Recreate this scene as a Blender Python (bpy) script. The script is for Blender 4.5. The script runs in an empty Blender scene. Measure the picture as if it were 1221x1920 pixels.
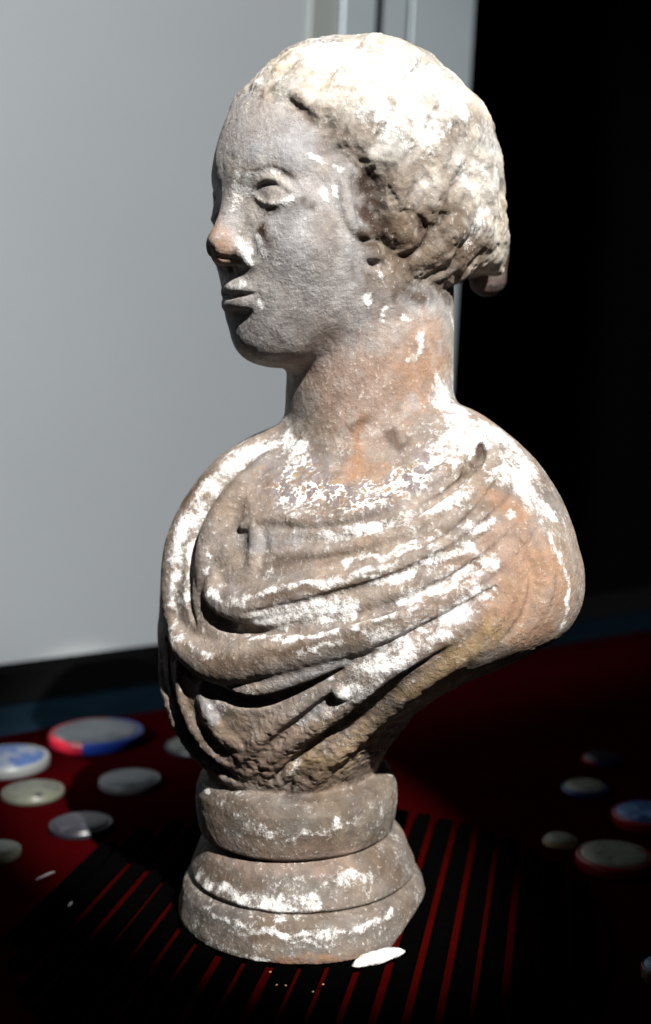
import bpy, math, random
import numpy as np
from mathutils import Vector
R = math.radians
scene = bpy.context.scene
# ---------------------------------------------------------------- camera
cam_data = bpy.data.cameras.new('camera'); cam = bpy.data.objects.new('camera', cam_data); scene.collection.objects.link(cam)
cam.location = (0, -.337, .155); cam.rotation_euler = (R(90-6.03), 0, 0)
cam_data.sensor_fit = 'VERTICAL'; cam_data.sensor_height = 36; cam_data.lens = 36*2177/1920
cam_data.clip_start = .01; cam_data.clip_end = 50
cam_data.dof.use_dof = True; cam_data.dof.focus_distance = .305; cam_data.dof.aperture_fstop = 9.5
scene.camera = cam
# ---------------------------------------------------------------- light: a shaft of sunlight from a window, the dim room, and an added spot for the wall
world = bpy.data.worlds.new('World'); scene.world = world; world.use_nodes = True
bg = world.node_tree.nodes['Background']; bg.inputs[0].default_value = (.62, .74, 1, 1); bg.inputs[1].default_value = .008
def lamp(name, kind, loc, aim, energy, color):
    d = bpy.data.lights.new(name, kind); d.energy = energy; d.color = color
    o = bpy.data.objects.new(name, d); scene.collection.objects.link(o); o.location = loc
    o.rotation_euler = (Vector(aim)-Vector(loc)).to_track_quat('-Z', 'Y').to_euler(); return o
LDIR = Vector((.31, -.66, .67)).normalized()
AIM = Vector((.008, -.01, .125))
sunbeam = lamp('window_sunbeam', 'SPOT', AIM+LDIR*2.6, AIM, 800, (1, .965, .90))
sunbeam.data.spot_size = R(5.3); sunbeam.data.spot_blend = .12; sunbeam.data.shadow_soft_size = .014; sunbeam.scale = (.60, 1, 1)
wall_light = lamp('wall_fill_spot', 'SPOT', (-1.1, -.95, .85), (-.06, .335, .205), 235, (.93, .97, 1))  # added spot that lights the wall alone and stays clear of the bust
wall_light.data.spot_size = R(21); wall_light.data.spot_blend = .35; wall_light.data.shadow_soft_size = .06; wall_light.scale = (.60, 1, 1)
vs = scene.view_settings; vs.view_transform = 'Standard'; vs.look = 'None'; vs.exposure = 0; vs.gamma = 1; vs.use_curve_mapping = False
scene.render.film_transparent = False
scene.cycles.use_denoising = True
# ---------------------------------------------------------------- signed-distance sculpting helpers (mm)
f4 = np.float32
def smin(a, b, k):
    h = np.clip(.5 + .5*(b-a)/k, 0, 1)
    return b*(1-h) + a*h - k*h*(1-h)
def smax(a, b, k): return -smin(-a, -b, k)
def ell(P, c, r):
    q = (P - np.array(c, f4))/np.array(r, f4)
    k0 = np.sqrt((q*q).sum(1)); q2 = q/np.array(r, f4); k1 = np.sqrt((q2*q2).sum(1))
    return k0*(k0-1)/np.maximum(k1, 1e-6)
def cap(P, a, b, ra, rb=None):
    rb = ra if rb is None else rb
    a = np.array(a, f4); b = np.array(b, f4); ab = b-a
    t = np.clip(((P-a)@ab)/max(float(ab@ab), 1e-6), 0, 1)
    return np.sqrt(((P - a - t[:, None]*ab)**2).sum(1)) - (ra + t*(rb-ra))
def smooth_line(pts, n=4):
    p = np.array(pts, f4); out = []
    for i in range(len(p)-1):
        p0 = p[max(i-1, 0)]; p1 = p[i]; p2 = p[i+1]; p3 = p[min(i+2, len(p)-1)]
        for j in range(n):
            t = j/n
            out.append(.5*(2*p1 + (p2-p0)*t + (2*p0-5*p1+4*p2-p3)*t*t + (3*p1-p0-3*p2+p3)*t**3))
    out.append(p[-1]); return np.array(out, f4)
def line(P, pts, r, ends=.45):
    """distance to a smooth curve whose radius swells in the middle and thins at both ends"""
    q = smooth_line(pts); n = len(q)-1
    d = np.full(len(P), 1e3, f4)
    rr = [r*(ends + (1-ends)*math.sin(math.pi*min(max(i/n, 0.02), .98))**.6) for i in range(n+1)]
    for i in range(n): d = np.minimum(d, cap(P, q[i], q[i+1], rr[i], rr[i+1]))
    return d
def near(P, pts, m):
    q = np.array(pts, f4); lo = q.min(0)-m; hi = q.max(0)+m
    return np.nonzero(((P > lo) & (P < hi)).all(1))[0]
def add(d, P, pts, r, k):
    i = near(P, pts, r+k+2)
    if len(i): d[i] = smin(d[i], line(P[i], pts, r, .3), k)
def cut(d, P, pts, r, k):
    i = near(P, pts, r+k+2)
    if len(i): d[i] = smax(d[i], -line(P[i], pts, r, .1), k)
def hash3(i, j, k, s):
    h = (i*374761393 + j*668265263 + k*2147483647 + s*1274126177).astype(np.int64) & 0xffffffff
    h = ((h ^ (h >> 13))*1274126177) & 0xffffffff
    return ((h ^ (h >> 16)) & 0xffff).astype(f4)/65535.
def vnoise(P, sc, seed=0):
    """value noise in -1..1"""
    q = P/np.array(sc, f4); i0 = np.floor(q).astype(np.int64); t = (q-i0).astype(f4); t = t*t*t*(t*(t*6-15)+10)
    r = 0
    for a in (0, 1):
        for b in (0, 1):
            for c in (0, 1):
                w = (t[:, 0] if a else 1-t[:, 0])*(t[:, 1] if b else 1-t[:, 1])*(t[:, 2] if c else 1-t[:, 2])
                r = r + w*hash3(i0[:, 0]+a, i0[:, 1]+b, i0[:, 2]+c, seed)
    return r*2-1
def fbm(P, sc, o=3, seed=0):
    r = 0; a = 1; t = 0
    for i in range(o):
        r = r + a*vnoise(P/(.5**i), sc, seed+17*i); t += a; a *= .55
    return r/t*1.6

# ---------------------------------------------------------------- the head, in its own frame: u forward, v to its left, w up
PSI = math.radians(34)
HO = np.array([7., 2., 0.], f4)
HF = np.array([-math.cos(PSI), -math.sin(PSI), 0], f4); HL = np.array([math.sin(PSI), -math.cos(PSI), 0], f4); HU = np.array([0, 0, 1], f4)
HM = np.stack([HF, HL, HU], 1)
def to_head(P): return ((P-HO)@HM).astype(f4)

def hair_cut(Q):
    """> 0 on the face side of the hairline"""
    u, v, w = Q[:, 0], np.abs(Q[:, 1]), Q[:, 2]
    ub = np.interp(w, (165, 178, 186, 199, 212, 222, 234, 262), (5, 7, 9, 13.5, 18.0, 26.5, 38, 70))
    return .78*(u-ub) - .9*np.sin(v*.62+.8) + .7*np.sin(v*.31)

def head_sdf(P):
    Q = to_head(P); S = Q.copy(); S[:, 1] = np.abs(S[:, 1])
    d = ell(S, (1, 0, 214), (40.0, 29.0, 35))                                   # skull
    d = smin(d, ell(S, (10.5, 0, 196), (27, 24.5, 33)), 8)                      # face mass
    d = smin(d, ell(S, (25.0, 0, 172.5), (10.5, 10.5, 10)), 9)                   # chin
    d = smin(d, cap(S, (24.0, 6, 172), (4, 19.0, 184), 7.5, 7), 9)               # jaw
    d = smin(d, ell(S, (23.0, 13.0, 193), (11, 10, 13)), 9)                      # cheek
    d = smin(d, ell(S, (27.2, 0, 181.5), (10.6, 13.5, 11)), 7)                   # muzzle
    d = smin(d, cap(S, (33.8, 3, 213.5), (29.4, 17, 213.2), 4.2, 4.0), 6)             # brow ridge
    d = smax(d, -ell(S, (46.6, 12.8, 204.0), (9.6, 9.8, 6.2)), 5)                # eye socket
    d = smin(d, ell(S, (26.6, 13.6, 203.9), (9.2, 9.4, 6.6)), 2.0)                # eyeball
    n = smin(cap(S, (34.0, 0, 211), (41.0, 0, 194.5), 3.0, 4.1), ell(S, (39.6, 0, 192.4), (6.6, 5.0, 5.0)), 2.0)   # nose
    n = smin(n, ell(S, (36.2, 5.6, 191.2), (5.0, 3.6, 4.2)), 1.6)                 # nostril wing
    n = smax(n, 187.9 - S[:, 2] - .16*(S[:, 0]-38), .9)
    n = smax(n, .93*(S[:, 0]-45.2) - .30*(S[:, 2]-192), .7)                        # the broken tip
    n = smax(n, .75*(S[:, 0]-44.6) - .66*(S[:, 2]-189.5), .7)
    d = smin(d, n, 3.4)
    d = smin(d, ell(S, (29.9, 0, 179.2), (7.4, 8.8, 6.0)), 3.5)                   # mouth
    d = smin(d, ell(S, (29.8, 0, 168.8), (6.4, 7.6, 5.6)), 4)                     # chin ball
    return d

def hair_sdf(P):
    Q = to_head(P); S = Q.copy(); S[:, 1] = np.abs(S[:, 1])
    n1 = vnoise(Q, 9., 3); n2 = vnoise(Q, (6, 6, 3.2), 5)
    d = ell(S, (-4, 0, 216), (44, 34, 37.5))
    d = smin(d, ell(S, (-13, 0, 198), (38, 32, 24)), 9)                          # fuller at the nape
    d = smax(d, np.clip(177 - .38*Q[:, 0], 174, 188.5) - Q[:, 2], 3)
    d = d + 1.0*n1 + .55*n2
    d = smax(d, hair_cut(Q), 7.5)
    return d

def bun_sdf(P):
    d = cap(P, (53.2, 33, 204), (50.8, 32, 189.5), 4.2, 5.8)
    d = smin(d, cap(P, (36, 24, 202), (50, 31.5, 198), 10, 6), 3)
    d = smax(d, -line(P, [(56.5, 27, 204), (57.0, 26, 195), (53.5, 25.6, 186)], 1.2, .3), .8)
    return smax(d, -line(P, [(52.0, 27, 203), (51.5, 26, 194), (49.5, 26.5, 187)], 1.0, .3), .8)

# ---------------------------------------------------------------- the draped chest
TA = math.radians(20)
TS = np.array([math.cos(TA), -math.sin(TA), 0], f4); TT = np.array([-math.sin(TA), -math.cos(TA), 0], f4)
#  z    centre s, half s, front t, back t
TORSO = np.array([
 (30,  -8, 24, 25, 24), (40, -9, 25, 26, 24), (46, -10, 27, 29, 24), (55, -10.5, 33, 33.5, 25), (64, -9, 39, 36, 26), (72, -4, 45, 38, 27),
 (78,   1, 51, 39, 28), (84, 6.5, 57, 40, 28), (90, 10.5, 60.5, 40, 28), (98, 12.5, 62, 39.5, 28), (108, 13, 61, 37, 28), (118, 13, 58, 33.5, 28),
 (126, 13.5, 54, 29.5, 27), (134, 14, 48, 22.5, 26), (140, 15.5, 40.5, 17.5, 26), (145, 18, 31.5, 14, 25), (149, 20, 23, 10, 22), (152, 21, 15, 7, 17), (157, 21, 6, 4, 8)], f4)
TORSO = smooth_line(TORSO, 5)
def torso_raw(P):
    z = P[:, 2]; T = TORSO
    c = np.interp(z, T[:, 0], T[:, 1]); hs = np.interp(z, T[:, 0], T[:, 2]); tf = np.interp(z, T[:, 0], T[:, 3]); tb = np.interp(z, T[:, 0], T[:, 4])
    s = P@TS - c; t = P@TT
    n = 2.25
    q = (np.abs(s/hs)**n + np.abs(t/np.where(t > 0, tf, tb))**n)**(1/n)
    return ((q-1)*np.minimum(hs, tf)).astype(f4)
def torso_base(P):
    d = torso_raw(P); e = .7; g = 0
    for a in range(3):
        o = np.zeros(3, f4); o[a] = e
        g = g + ((torso_raw(P+o)-torso_raw(P-o))/(2*e))**2
    d = d/np.maximum(np.sqrt(g), .35)
    return smax(d, 34-P[:, 2], 2)

def neck_sdf(P):
    d = cap(P, (13.5, 3, 200), (12.5, 2, 134), 23.2, 24.8)
    return d

def revolve(P, cx, cy, prof, tilt=(0, 0)):
    """profile of (radius, z) rows turned round an upright axis"""
    x = P[:, 0]-cx; y = P[:, 1]-cy; r = np.sqrt(x*x+y*y); z = P[:, 2] - tilt[0]*x - tilt[1]*y
    pr = np.array(prof, f4); d = np.full(len(P), 1e6, f4); sgn = np.ones(len(P), f4); n = len(pr)
    for i in range(n):
        a = pr[i]; b = pr[(i+1) % n]; ex, ez = b-a; wx = r-a[0]; wz = z-a[1]
        t = np.clip((wx*ex+wz*ez)/max(ex*ex+ez*ez, 1e-6), 0, 1)
        d = np.minimum(d, (wx-ex*t)**2 + (wz-ez*t)**2)
        c1 = z >= a[1]; c2 = z < b[1]; c3 = ex*wz > ez*wx
        fl = (c1 & c2 & c3) | (~c1 & ~c2 & ~c3); sgn = np.where(fl, -sgn, sgn)
    return (sgn*np.sqrt(d)).astype(f4)

def foot_sdf(P):
    d = revolve(P, -6.7, 0, [(0, .3), (37.2, .3), (37.3, 1.8), (36.5, 5.0), (35.8, 8.4), (35.0, 9.8), (34.2, 10.8), (32.4, 11.5), (32.3, 12.4), (33.4, 13.4), (33.0, 14.6), (31.4, 18.4), (30.2, 21.6), (28.6, 23.6), (26.2, 24.8), (25.8, 28), (0, 28)]) - .3
    # the right-hand rim is broken away at the bottom
    d = smax(d, .80*(P[:, 0]-23.5) - .25*(P[:, 1]+20) - .62*(P[:, 2]-3.4), .8)
    return d
def collar_sdf(P):
    return revolve(P, -8.6, 0, [(0, 25.4), (27.6, 25.4), (28.8, 26.3), (29.4, 29.2), (29.8, 33.5), (29.6, 38.0), (28.4, 41.2), (25.5, 42.2), (0, 42.2)], (.012, 0)) - .3
STROKES = [   # surface, operation, radius, blend, points (mm)
 ('torso', 'add', 6, 1.2, [(-29.8,-22.8,104.2), (-29.1,-24.9,98.9), (-21.6,-30.4,97.3), (-9.1,-35.8,101.1), (4.6,-40.0,104.8), (18.0,-42.3,109.3), (29.9,-42.0,114.9), (39.5,-38.8,122.6), (44.4,-32.1,130.9)]),
 ('torso', 'add', 3.4, 0.9, [(-22.0,-31.6,92.5), (-10.8,-37.1,95.3), (1.6,-41.4,98.4), (15.1,-44.4,102.7), (28.4,-45.1,107.9), (39.2,-43.4,113.4), (48.8,-39.1,119.8)]),
 ('torso', 'add', 6.6, 1.2, [(-42.0,-12.7,90.3), (-38.0,-19.3,83.9), (-28.8,-27.2,81.0), (-19.1,-33.0,83.8), (-6.4,-38.4,87.8), (7.3,-42.9,92.5), (19.2,-45.4,97.3), (31.0,-45.5,103.6)]),
 ('torso', 'add', 4, 1.125, [(-27.5,-28.2,75.2), (-20.3,-32.0,75.4), (-12.3,-35.6,78.5), (-2.4,-40.0,83.0), (7.1,-43.2,87.3)]),
 ('torso', 'cut', 2.2, 1.05, [(-33.0,-24.5,97.4), (-30.4,-27.1,93.5), (-23.4,-32.0,91.6), (-15.5,-36.2,91.9)]),
 ('torso', 'cut', 2.6, 0.9, [(-45.3,-12.4,84.1), (-41.1,-18.5,78.6), (-32.9,-26.3,74.7), (-26.0,-30.4,72.5), (-17.1,-34.3,72.7), (-7.1,-38.6,77.0), (4.1,-43.2,83.0)]),
 ('torso', 'add', 2.8, 0.9, [(-12.4,-32.1,111.2), (1.6,-37.1,113.1), (15.2,-39.9,116.5), (26.1,-39.9,121.2), (35.9,-36.2,128.2), (41.3,-30.4,134.8)]),
 ('torso', 'add', 2, 0.75, [(-15.2,-32.6,106.2), (-1.2,-37.8,108.7), (12.5,-40.9,112.5), (24.6,-41.6,117.4), (34.2,-39.4,123.9)]),
 ('torso', 'add', 3, 1.05, [(12.4,-44.9,94.2), (24.3,-46.6,98.5), (33.6,-46.2,103.8), (44.5,-43.1,111.4), (53.3,-37.4,118.9)]),
 ('torso', 'add', 6, 1.35, [(-15.9,-3.6,140.3), (-23.3,-5.5,134.5), (-32.0,-7.3,125.8), (-37.7,-8.6,115.8), (-41.0,-8.9,106.2), (-42.4,-10.3,96.0), (-42.7,-11.2,88.4)]),
 ('torso', 'add', 4.6, 1.2, [(-11.3,-10.5,138.9), (-20.0,-14.3,130.2), (-26.3,-16.9,122.6), (-30.4,-17.9,114.9), (-32.4,-19.3,107.8), (-32.8,-21.3,100.8)]),
 ('torso', 'cut', 1.6, 0.75, [(-31.7,-15.0,122.5), (-35.5,-15.6,115.1), (-37.6,-16.8,107.8), (-38.0,-19.8,97.7), (-35.9,-22.9,90.6)]),
 ('torso', 'cut', 4.6, 1.8, [(-25.2,-22.1,125.9), (-25.5,-26.8,117.2), (-23.5,-31.4,108.9)]),
 ('torso', 'add', 3, 1.05, [(-22.3,-23.4,117.9), (-12.4,-27.7,120.8), (-1.1,-32.8,120.4), (12.7,-35.8,123.4), (25.1,-34.7,128.7)]),
 ('torso', 'add', 1.8, 0.6, [(-47.7,1.6,98.8), (-44.8,-8.9,95.8), (-41.4,-14.9,93.5)]),
 ('torso', 'add', 2.6, 0.75, [(-47.1,-6.5,81.3), (-46.2,-7.6,72.2), (-42.6,-12.8,62.8), (-37.2,-14.3,53.3), (-28.2,-18.3,46.8), (-20.7,-21.2,44.4)]),
 ('torso', 'add', 2.6, 0.75, [(-41.2,-16.8,79.1), (-39.6,-18.4,70.4), (-36.3,-20.1,61.9), (-30.8,-21.4,54.1), (-24.9,-23.1,50.9)]),
 ('torso', 'cut', 1.3, 0.6, [(-44.4,-13.8,81.3), (-43.6,-14.6,70.7), (-39.9,-17.6,61.6), (-33.8,-19.4,52.9), (-26.9,-21.3,48.1)]),
 ('torso', 'add', 3.4, 1.2, [(-34.1,-23.5,73.4), (-31.2,-24.7,66.4), (-27.2,-25.6,60.8), (-22.9,-26.9,58.3)]),
 ('torso', 'add', 4.4, 1.5, [(42.8,-45.5,99.8), (29.6,-46.4,92.7), (15.1,-43.2,83.3), (2.8,-36.4,72.0), (-9.9,-30.7,61.0), (-22.8,-22.1,49.4)]),
 ('torso', 'add', 4.4, 1.5, [(38.9,-44.9,90.2), (25.9,-40.9,81.4), (12.9,-30.7,67.9), (1.5,-26.7,55.2), (-6.9,-22.7,44.2)]),
 ('torso', 'add', 3, 1.05, [(11.0,-44.3,85.9), (1.5,-39.8,77.9), (-8.4,-35.2,70.0), (-18.6,-29.3,60.0), (-24.9,-23.1,50.9)]),
 ('torso', 'cut', 1.4, 0.675, [(-7.3,-29.3,52.1), (-10.7,-25.4,44.7), (-12.0,-23.4,41.0)]),
 ('torso', 'add', 2.6, 1.05, [(51.7,-37.7,118.8), (56.7,-38.8,109.4), (55.3,-41.3,100.4), (50.6,-42.6,92.9)]),
 ('torso', 'add', 2.6, 1.05, [(44.7,-40.9,116.4), (47.1,-43.3,107.4), (44.2,-45.6,98.5), (37.6,-45.7,90.8)]),
 ('torso', 'cut', 1.4, 0.9, [(49.3,-41.6,117.0), (53.4,-43.3,107.5), (51.1,-45.6,98.2), (45.6,-46.2,91.3)]),
 ('torso', 'add', 3.4, 1.05, [(48.7,-25.8,137.2), (44.8,-35.1,128.1), (39.6,-39.2,123.1)]),
 ('torso', 'add', 2.6, 0.75, [(38.3,-26.2,140.4), (33.7,-30.7,134.9), (26.5,-34.0,130.2), (20.9,-35.4,127.6)]),
 ('torso', 'cut', 2.2, 0.675, [(41.9,-26.5,140.4), (39.7,-30.2,136.4), (35.9,-34.3,131.6)]),
 ('torso', 'cut', 1.2, 0.6, [(35.9,-34.5,131.7), (31.2,-37.4,128.1), (26.1,-38.7,125.7)]),
 ('hair', 'cut', 1.6, 1.4, [(11.3,-11.5,250.9), (4.1,-23.7,241.3), (-1.6,-29.5,233.0), (-5.3,-30.7,227.0)]),
 ('hair', 'cut', 1.6, 1.4, [(18.6,-17.3,245.8), (12.5,-25.5,238.0), (6.9,-31.4,228.3), (3.8,-31.6,220.0)]),
 ('hair', 'cut', 1.6, 1.4, [(28.0,-8.1,245.6), (21.0,-25.7,232.7), (16.6,-30.4,221.9), (10.7,-32.2,214.6)]),
 ('hair', 'cut', 1.6, 1.4, [(35.2,-11.2,238.8), (29.5,-23.0,226.3), (23.8,-27.5,217.1), (18.0,-29.9,209.7)]),
 ('hair', 'cut', 1.6, 1.4, [(41.2,-10.2,230.7), (35.7,-21.6,216.9), (29.7,-24.5,208.1), (24.0,-26.1,200.9)]),
 ('hair', 'cut', 1.6, 1.4, [(1.4,-15.9,248.4), (-5.8,-19.8,243.8), (-11.5,-23.5,238.6), (-15.3,-24.1,231.9)]),
 ('hair', 'cut', 1.6, 1.4, [(-7.5,-12.4,248.0), (-14.9,-7.1,245.5), (-19.3,-6.9,241.9), (-21.3,-12.7,237.3)]),
 ('hair', 'cut', 1.7, 1.2, [(33.8,-21.0,201.0), (29.3,-23.0,196.9), (25.7,-22.7,191.5), (18.7,-22.3,188.3), (16.0,-20.2,184.6)]),
 ('hair', 'cut', 1.7, 1.2, [(43.4,-13.5,199.3), (37.8,-16.6,193.5), (35.1,-15.9,187.9), (27.7,-17.7,184.5), (22.1,-13.5,179.8)]),
 ('hair', 'cut', 1.7, 1.2, [(45.7,-7.8,193.0), (41.8,-10.6,189.7), (38.4,-10.4,185.3)]),
 ('hair', 'cut', 2, 1.4, [(37.9,-19.7,215.9), (36.7,-20.1,209.7), (32.4,-23.3,205.2)]),
 ('hair', 'cut', 2, 1.4, [(24.2,-27.8,214.4), (25.9,-26.6,208.9), (22.7,-28.1,204.4), (23.9,-26.6,200.6)]),
 ('hair', 'cut', 2, 1.4, [(42.9,-13.1,211.6), (45.0,-11.9,205.6), (41.2,-16.6,200.9)]),
 ('hair', 'cut', 2, 1.4, [(16.6,-30.1,207.1), (18.6,-28.9,202.3), (17.1,-28.1,197.8)]),
 ('hair', 'cut', 2, 1.4, [(32.9,-23.0,222.5), (35.7,-21.5,219.5), (34.3,-22.9,214.6)]),
 ('hair', 'add', 3, 1.6, [(29.2,-19.2,192.5), (23.9,-18.5,188.2), (19.6,-16.9,184.3)]),
 ('hair', 'add', 3, 1.6, [(28.7,-22.4,210.9), (29.5,-21.5,205.7), (25.9,-22.3,201.4)]),
 ('hair', 'add', 3, 1.6, [(19.8,-27.0,212.7), (19.0,-26.4,207.5), (19.8,-25.2,202.5)]),
 ('hair', 'add', 3, 1.6, [(37.6,-15.1,205.1), (36.1,-16.4,199.3), (31.7,-18.0,194.3)]),
 ('hair', 'add', 2.2, 1.2, [(7.2,-28.8,215.7), (4.3,-29.2,218.2), (-0.9,-28.1,219.7)]),
 ('hair', 'add', 2.2, 1.2, [(-4.3,-29.3,227.1), (-6.5,-27.9,229.9), (-8.7,-26.9,230.8)]),
 ('hair', 'add', 2.2, 1.2, [(-13.8,-23.3,230.7), (-16.3,-19.7,234.0), (-18.7,-15.5,235.6)]),
 ('face', 'add', 1.3, 0.6, [(36.7,8.7,207.4), (36.3,11.3,208.9), (35.1,14.4,209.3), (33.6,17.0,207.7), (32.3,19.7,205.2), (30.7,21.2,203.6)]),
 ('face', 'cut', 0.8, 0.5, [(37.3,10.8,206.9), (36.3,14.3,207.7), (35.1,17.9,206.6), (33.3,21.0,204.2)]),
 ('face', 'cut', 1.1, 0.9, [(38.8,10.5,209.6), (37.9,13.4,210.8), (36.4,16.4,211.0), (34.0,19.4,209.3), (31.8,21.8,206.4)]),
 ('face', 'add', 1, 0.5, [(36.6,8.6,205.7), (35.7,11.8,203.6), (35.0,16.4,202.6), (33.1,19.6,203.2), (31.4,21.2,203.9)]),
 ('face', 'cut', 0.9, 0.6, [(45.0,2.1,190.1), (41.8,4.0,189.1), (39.9,7.6,188.3)]),
 ('face', 'cut', 1.2, 1.2, [(38.9,9.3,194.1), (38.4,10.3,191.1), (38.8,9.0,187.9)]),
 ('face', 'cut', 1.2, 1.2, [(39.1,-0.0,185.1), (39.8,0.0,186.7), (39.1,0.0,185.1)]),
 ('face', 'add', 2.6, 1.4, [(35.6,-8.2,180.5), (36.6,-5.8,181.4), (37.2,-3.2,182.3), (37.5,0.0,182.2), (37.2,3.2,182.3), (36.6,5.8,181.4), (35.6,8.2,180.5)]),
 ('face', 'add', 2.9, 1.5, [(35.4,-7.6,179.2), (36.0,-6.0,178.3), (36.7,-3.6,177.7), (37.0,0.0,177.7), (36.7,3.6,177.7), (36.0,6.0,178.3), (35.4,7.6,179.2)]),
 ('face', 'cut', 0.7, 0.6, [(36.7,-9.8,180.2), (38.1,-6.7,180.0), (38.9,-3.6,180.1), (39.3,0.0,179.8), (38.9,3.6,180.1), (38.1,6.7,180.0), (36.7,9.8,180.2)]),
 ('face', 'cut', 1.8, 1.8, [(38.0,-7.1,175.1), (38.7,-4.1,174.2), (39.2,0.0,174.4), (38.7,4.1,174.2), (38.0,7.1,175.1)]),
 ('face', 'cut', 5, 2.4, [(15.6,30.7,208.7), (14.0,30.5,202.3), (11.6,30.0,196.8)]),
 ('face', 'add', 2, 0.9, [(17.5,25.9,214.4), (19.6,25.2,208.3), (19.4,25.3,202.3), (17.3,25.5,197.1), (12.6,25.4,194.3)]),
 ('face', 'cut', 1.6, 0.7, [(14.9,26.3,193.8), (11.3,26.3,192.8), (8.5,27.3,194.5)]),
 ('face', 'add', 3.2, 0.9, [(12.1,24.1,190.9), (9.2,24.5,190.8)]),
 ('face', 'cut', 1.5, 0.7, [(12.3,26.0,188.2), (9.9,26.5,187.2), (7.2,27.2,188.5)]),
 ('face', 'cut', 1.8, 0.8, [(0.5,32.2,200.4), (-0.7,32.1,197.7), (0.7,31.6,195.6)]),
 ('face', 'cut', 1.6, 1, [(19.8,27.1,217.0), (22.1,25.9,215.0), (24.6,24.8,215.5)]),
 ('torso', 'cut', 2.2, 1.2, [(-17.5,-29.5,118.8), (-17.2,-31.8,113.1), (-19.4,-33.0,106.0)]),
 ('torso', 'add', 2.4, 1.05, [(-18.7,-25.4,118.6), (-18.1,-27.9,112.0), (-20.0,-29.0,106.0)]),
 ('torso', 'cut', 2, 0.9, [(32.5,-49.1,90.3), (17.9,-45.7,80.0), (7.3,-37.8,69.0), (-2.8,-32.9,59.7), (-16.5,-25.4,46.0)]),
 ('torso', 'cut', 1.8, 0.75, [(6.6,-44.5,79.7), (-2.8,-39.6,71.1), (-13.2,-33.7,60.8), (-21.6,-26.1,49.2)]),
 ('torso', 'add', 2.4, 0.6, [(3.0,-41.7,77.9), (5.1,-41.8,76.1)]),
 ('torso', 'cut', 1.5, 0.6, [(3.8,-44.9,109.4), (17.3,-46.8,113.9), (29.5,-45.4,119.8), (39.5,-39.7,128.2), (46.2,-31.9,135.9)]),
 ('torso', 'cut', 1.5, 0.6, [(-1.6,-45.0,102.0), (12.0,-47.9,105.9), (25.5,-48.5,111.6), (36.6,-46.0,118.1), (47.2,-38.5,126.3)]),
 ('torso', 'cut', 1.5, 0.6, [(6.5,-47.3,97.5), (19.9,-49.0,101.9), (32.4,-47.9,107.4), (43.6,-44.9,115.3), (52.8,-37.6,123.6)]),
 ('torso', 'cut', 1.5, 0.6, [(-7.3,-34.3,116.1), (6.7,-38.6,118.1), (20.4,-40.2,122.6), (31.9,-36.5,128.4), (39.4,-30.0,134.4)]),
 ('torso', 'add', 2, 0.9, [(19.9,-47.4,93.9), (32.2,-47.3,98.7), (43.0,-45.1,105.8), (51.3,-40.1,114.1)]),
 ('torso', 'add', 2, 0.9, [(-1.0,-45.3,92.4), (11.0,-48.0,96.4), (21.6,-48.4,100.5), (32.4,-47.1,105.5)]),
 ('torso', 'add', 2, 0.9, [(-12.4,-29.8,116.5), (1.7,-35.3,117.4), (12.6,-37.8,119.6), (23.5,-37.8,124.3)]),
 ('torso', 'cut', 1.7, 0.6, [(-22.5,-36.2,95.9), (-11.3,-41.4,98.7), (1.2,-45.6,102.3), (14.7,-48.2,106.6), (28.3,-48.1,112.2), (38.1,-45.2,117.9)]),
 ('torso', 'cut', 1.7, 0.6, [(-18.8,-33.9,90.9), (-7.2,-43.1,93.7), (5.1,-47.1,97.1), (17.2,-49.1,100.7), (29.5,-48.4,105.9), (39.0,-46.8,111.0)]),
 ('torso', 'cut', 1.6, 0.675, [(-20.3,-32.5,104.4), (-10.1,-39.7,106.6), (1.0,-43.6,109.5), (13.2,-45.8,113.4), (24.0,-45.2,118.0)]),
 ('torso', 'cut', 1.4, 0.6, [(12.2,-47.8,89.3), (24.2,-48.8,94.7), (34.9,-48.6,100.2), (43.2,-46.8,105.4)]),
]
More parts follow.
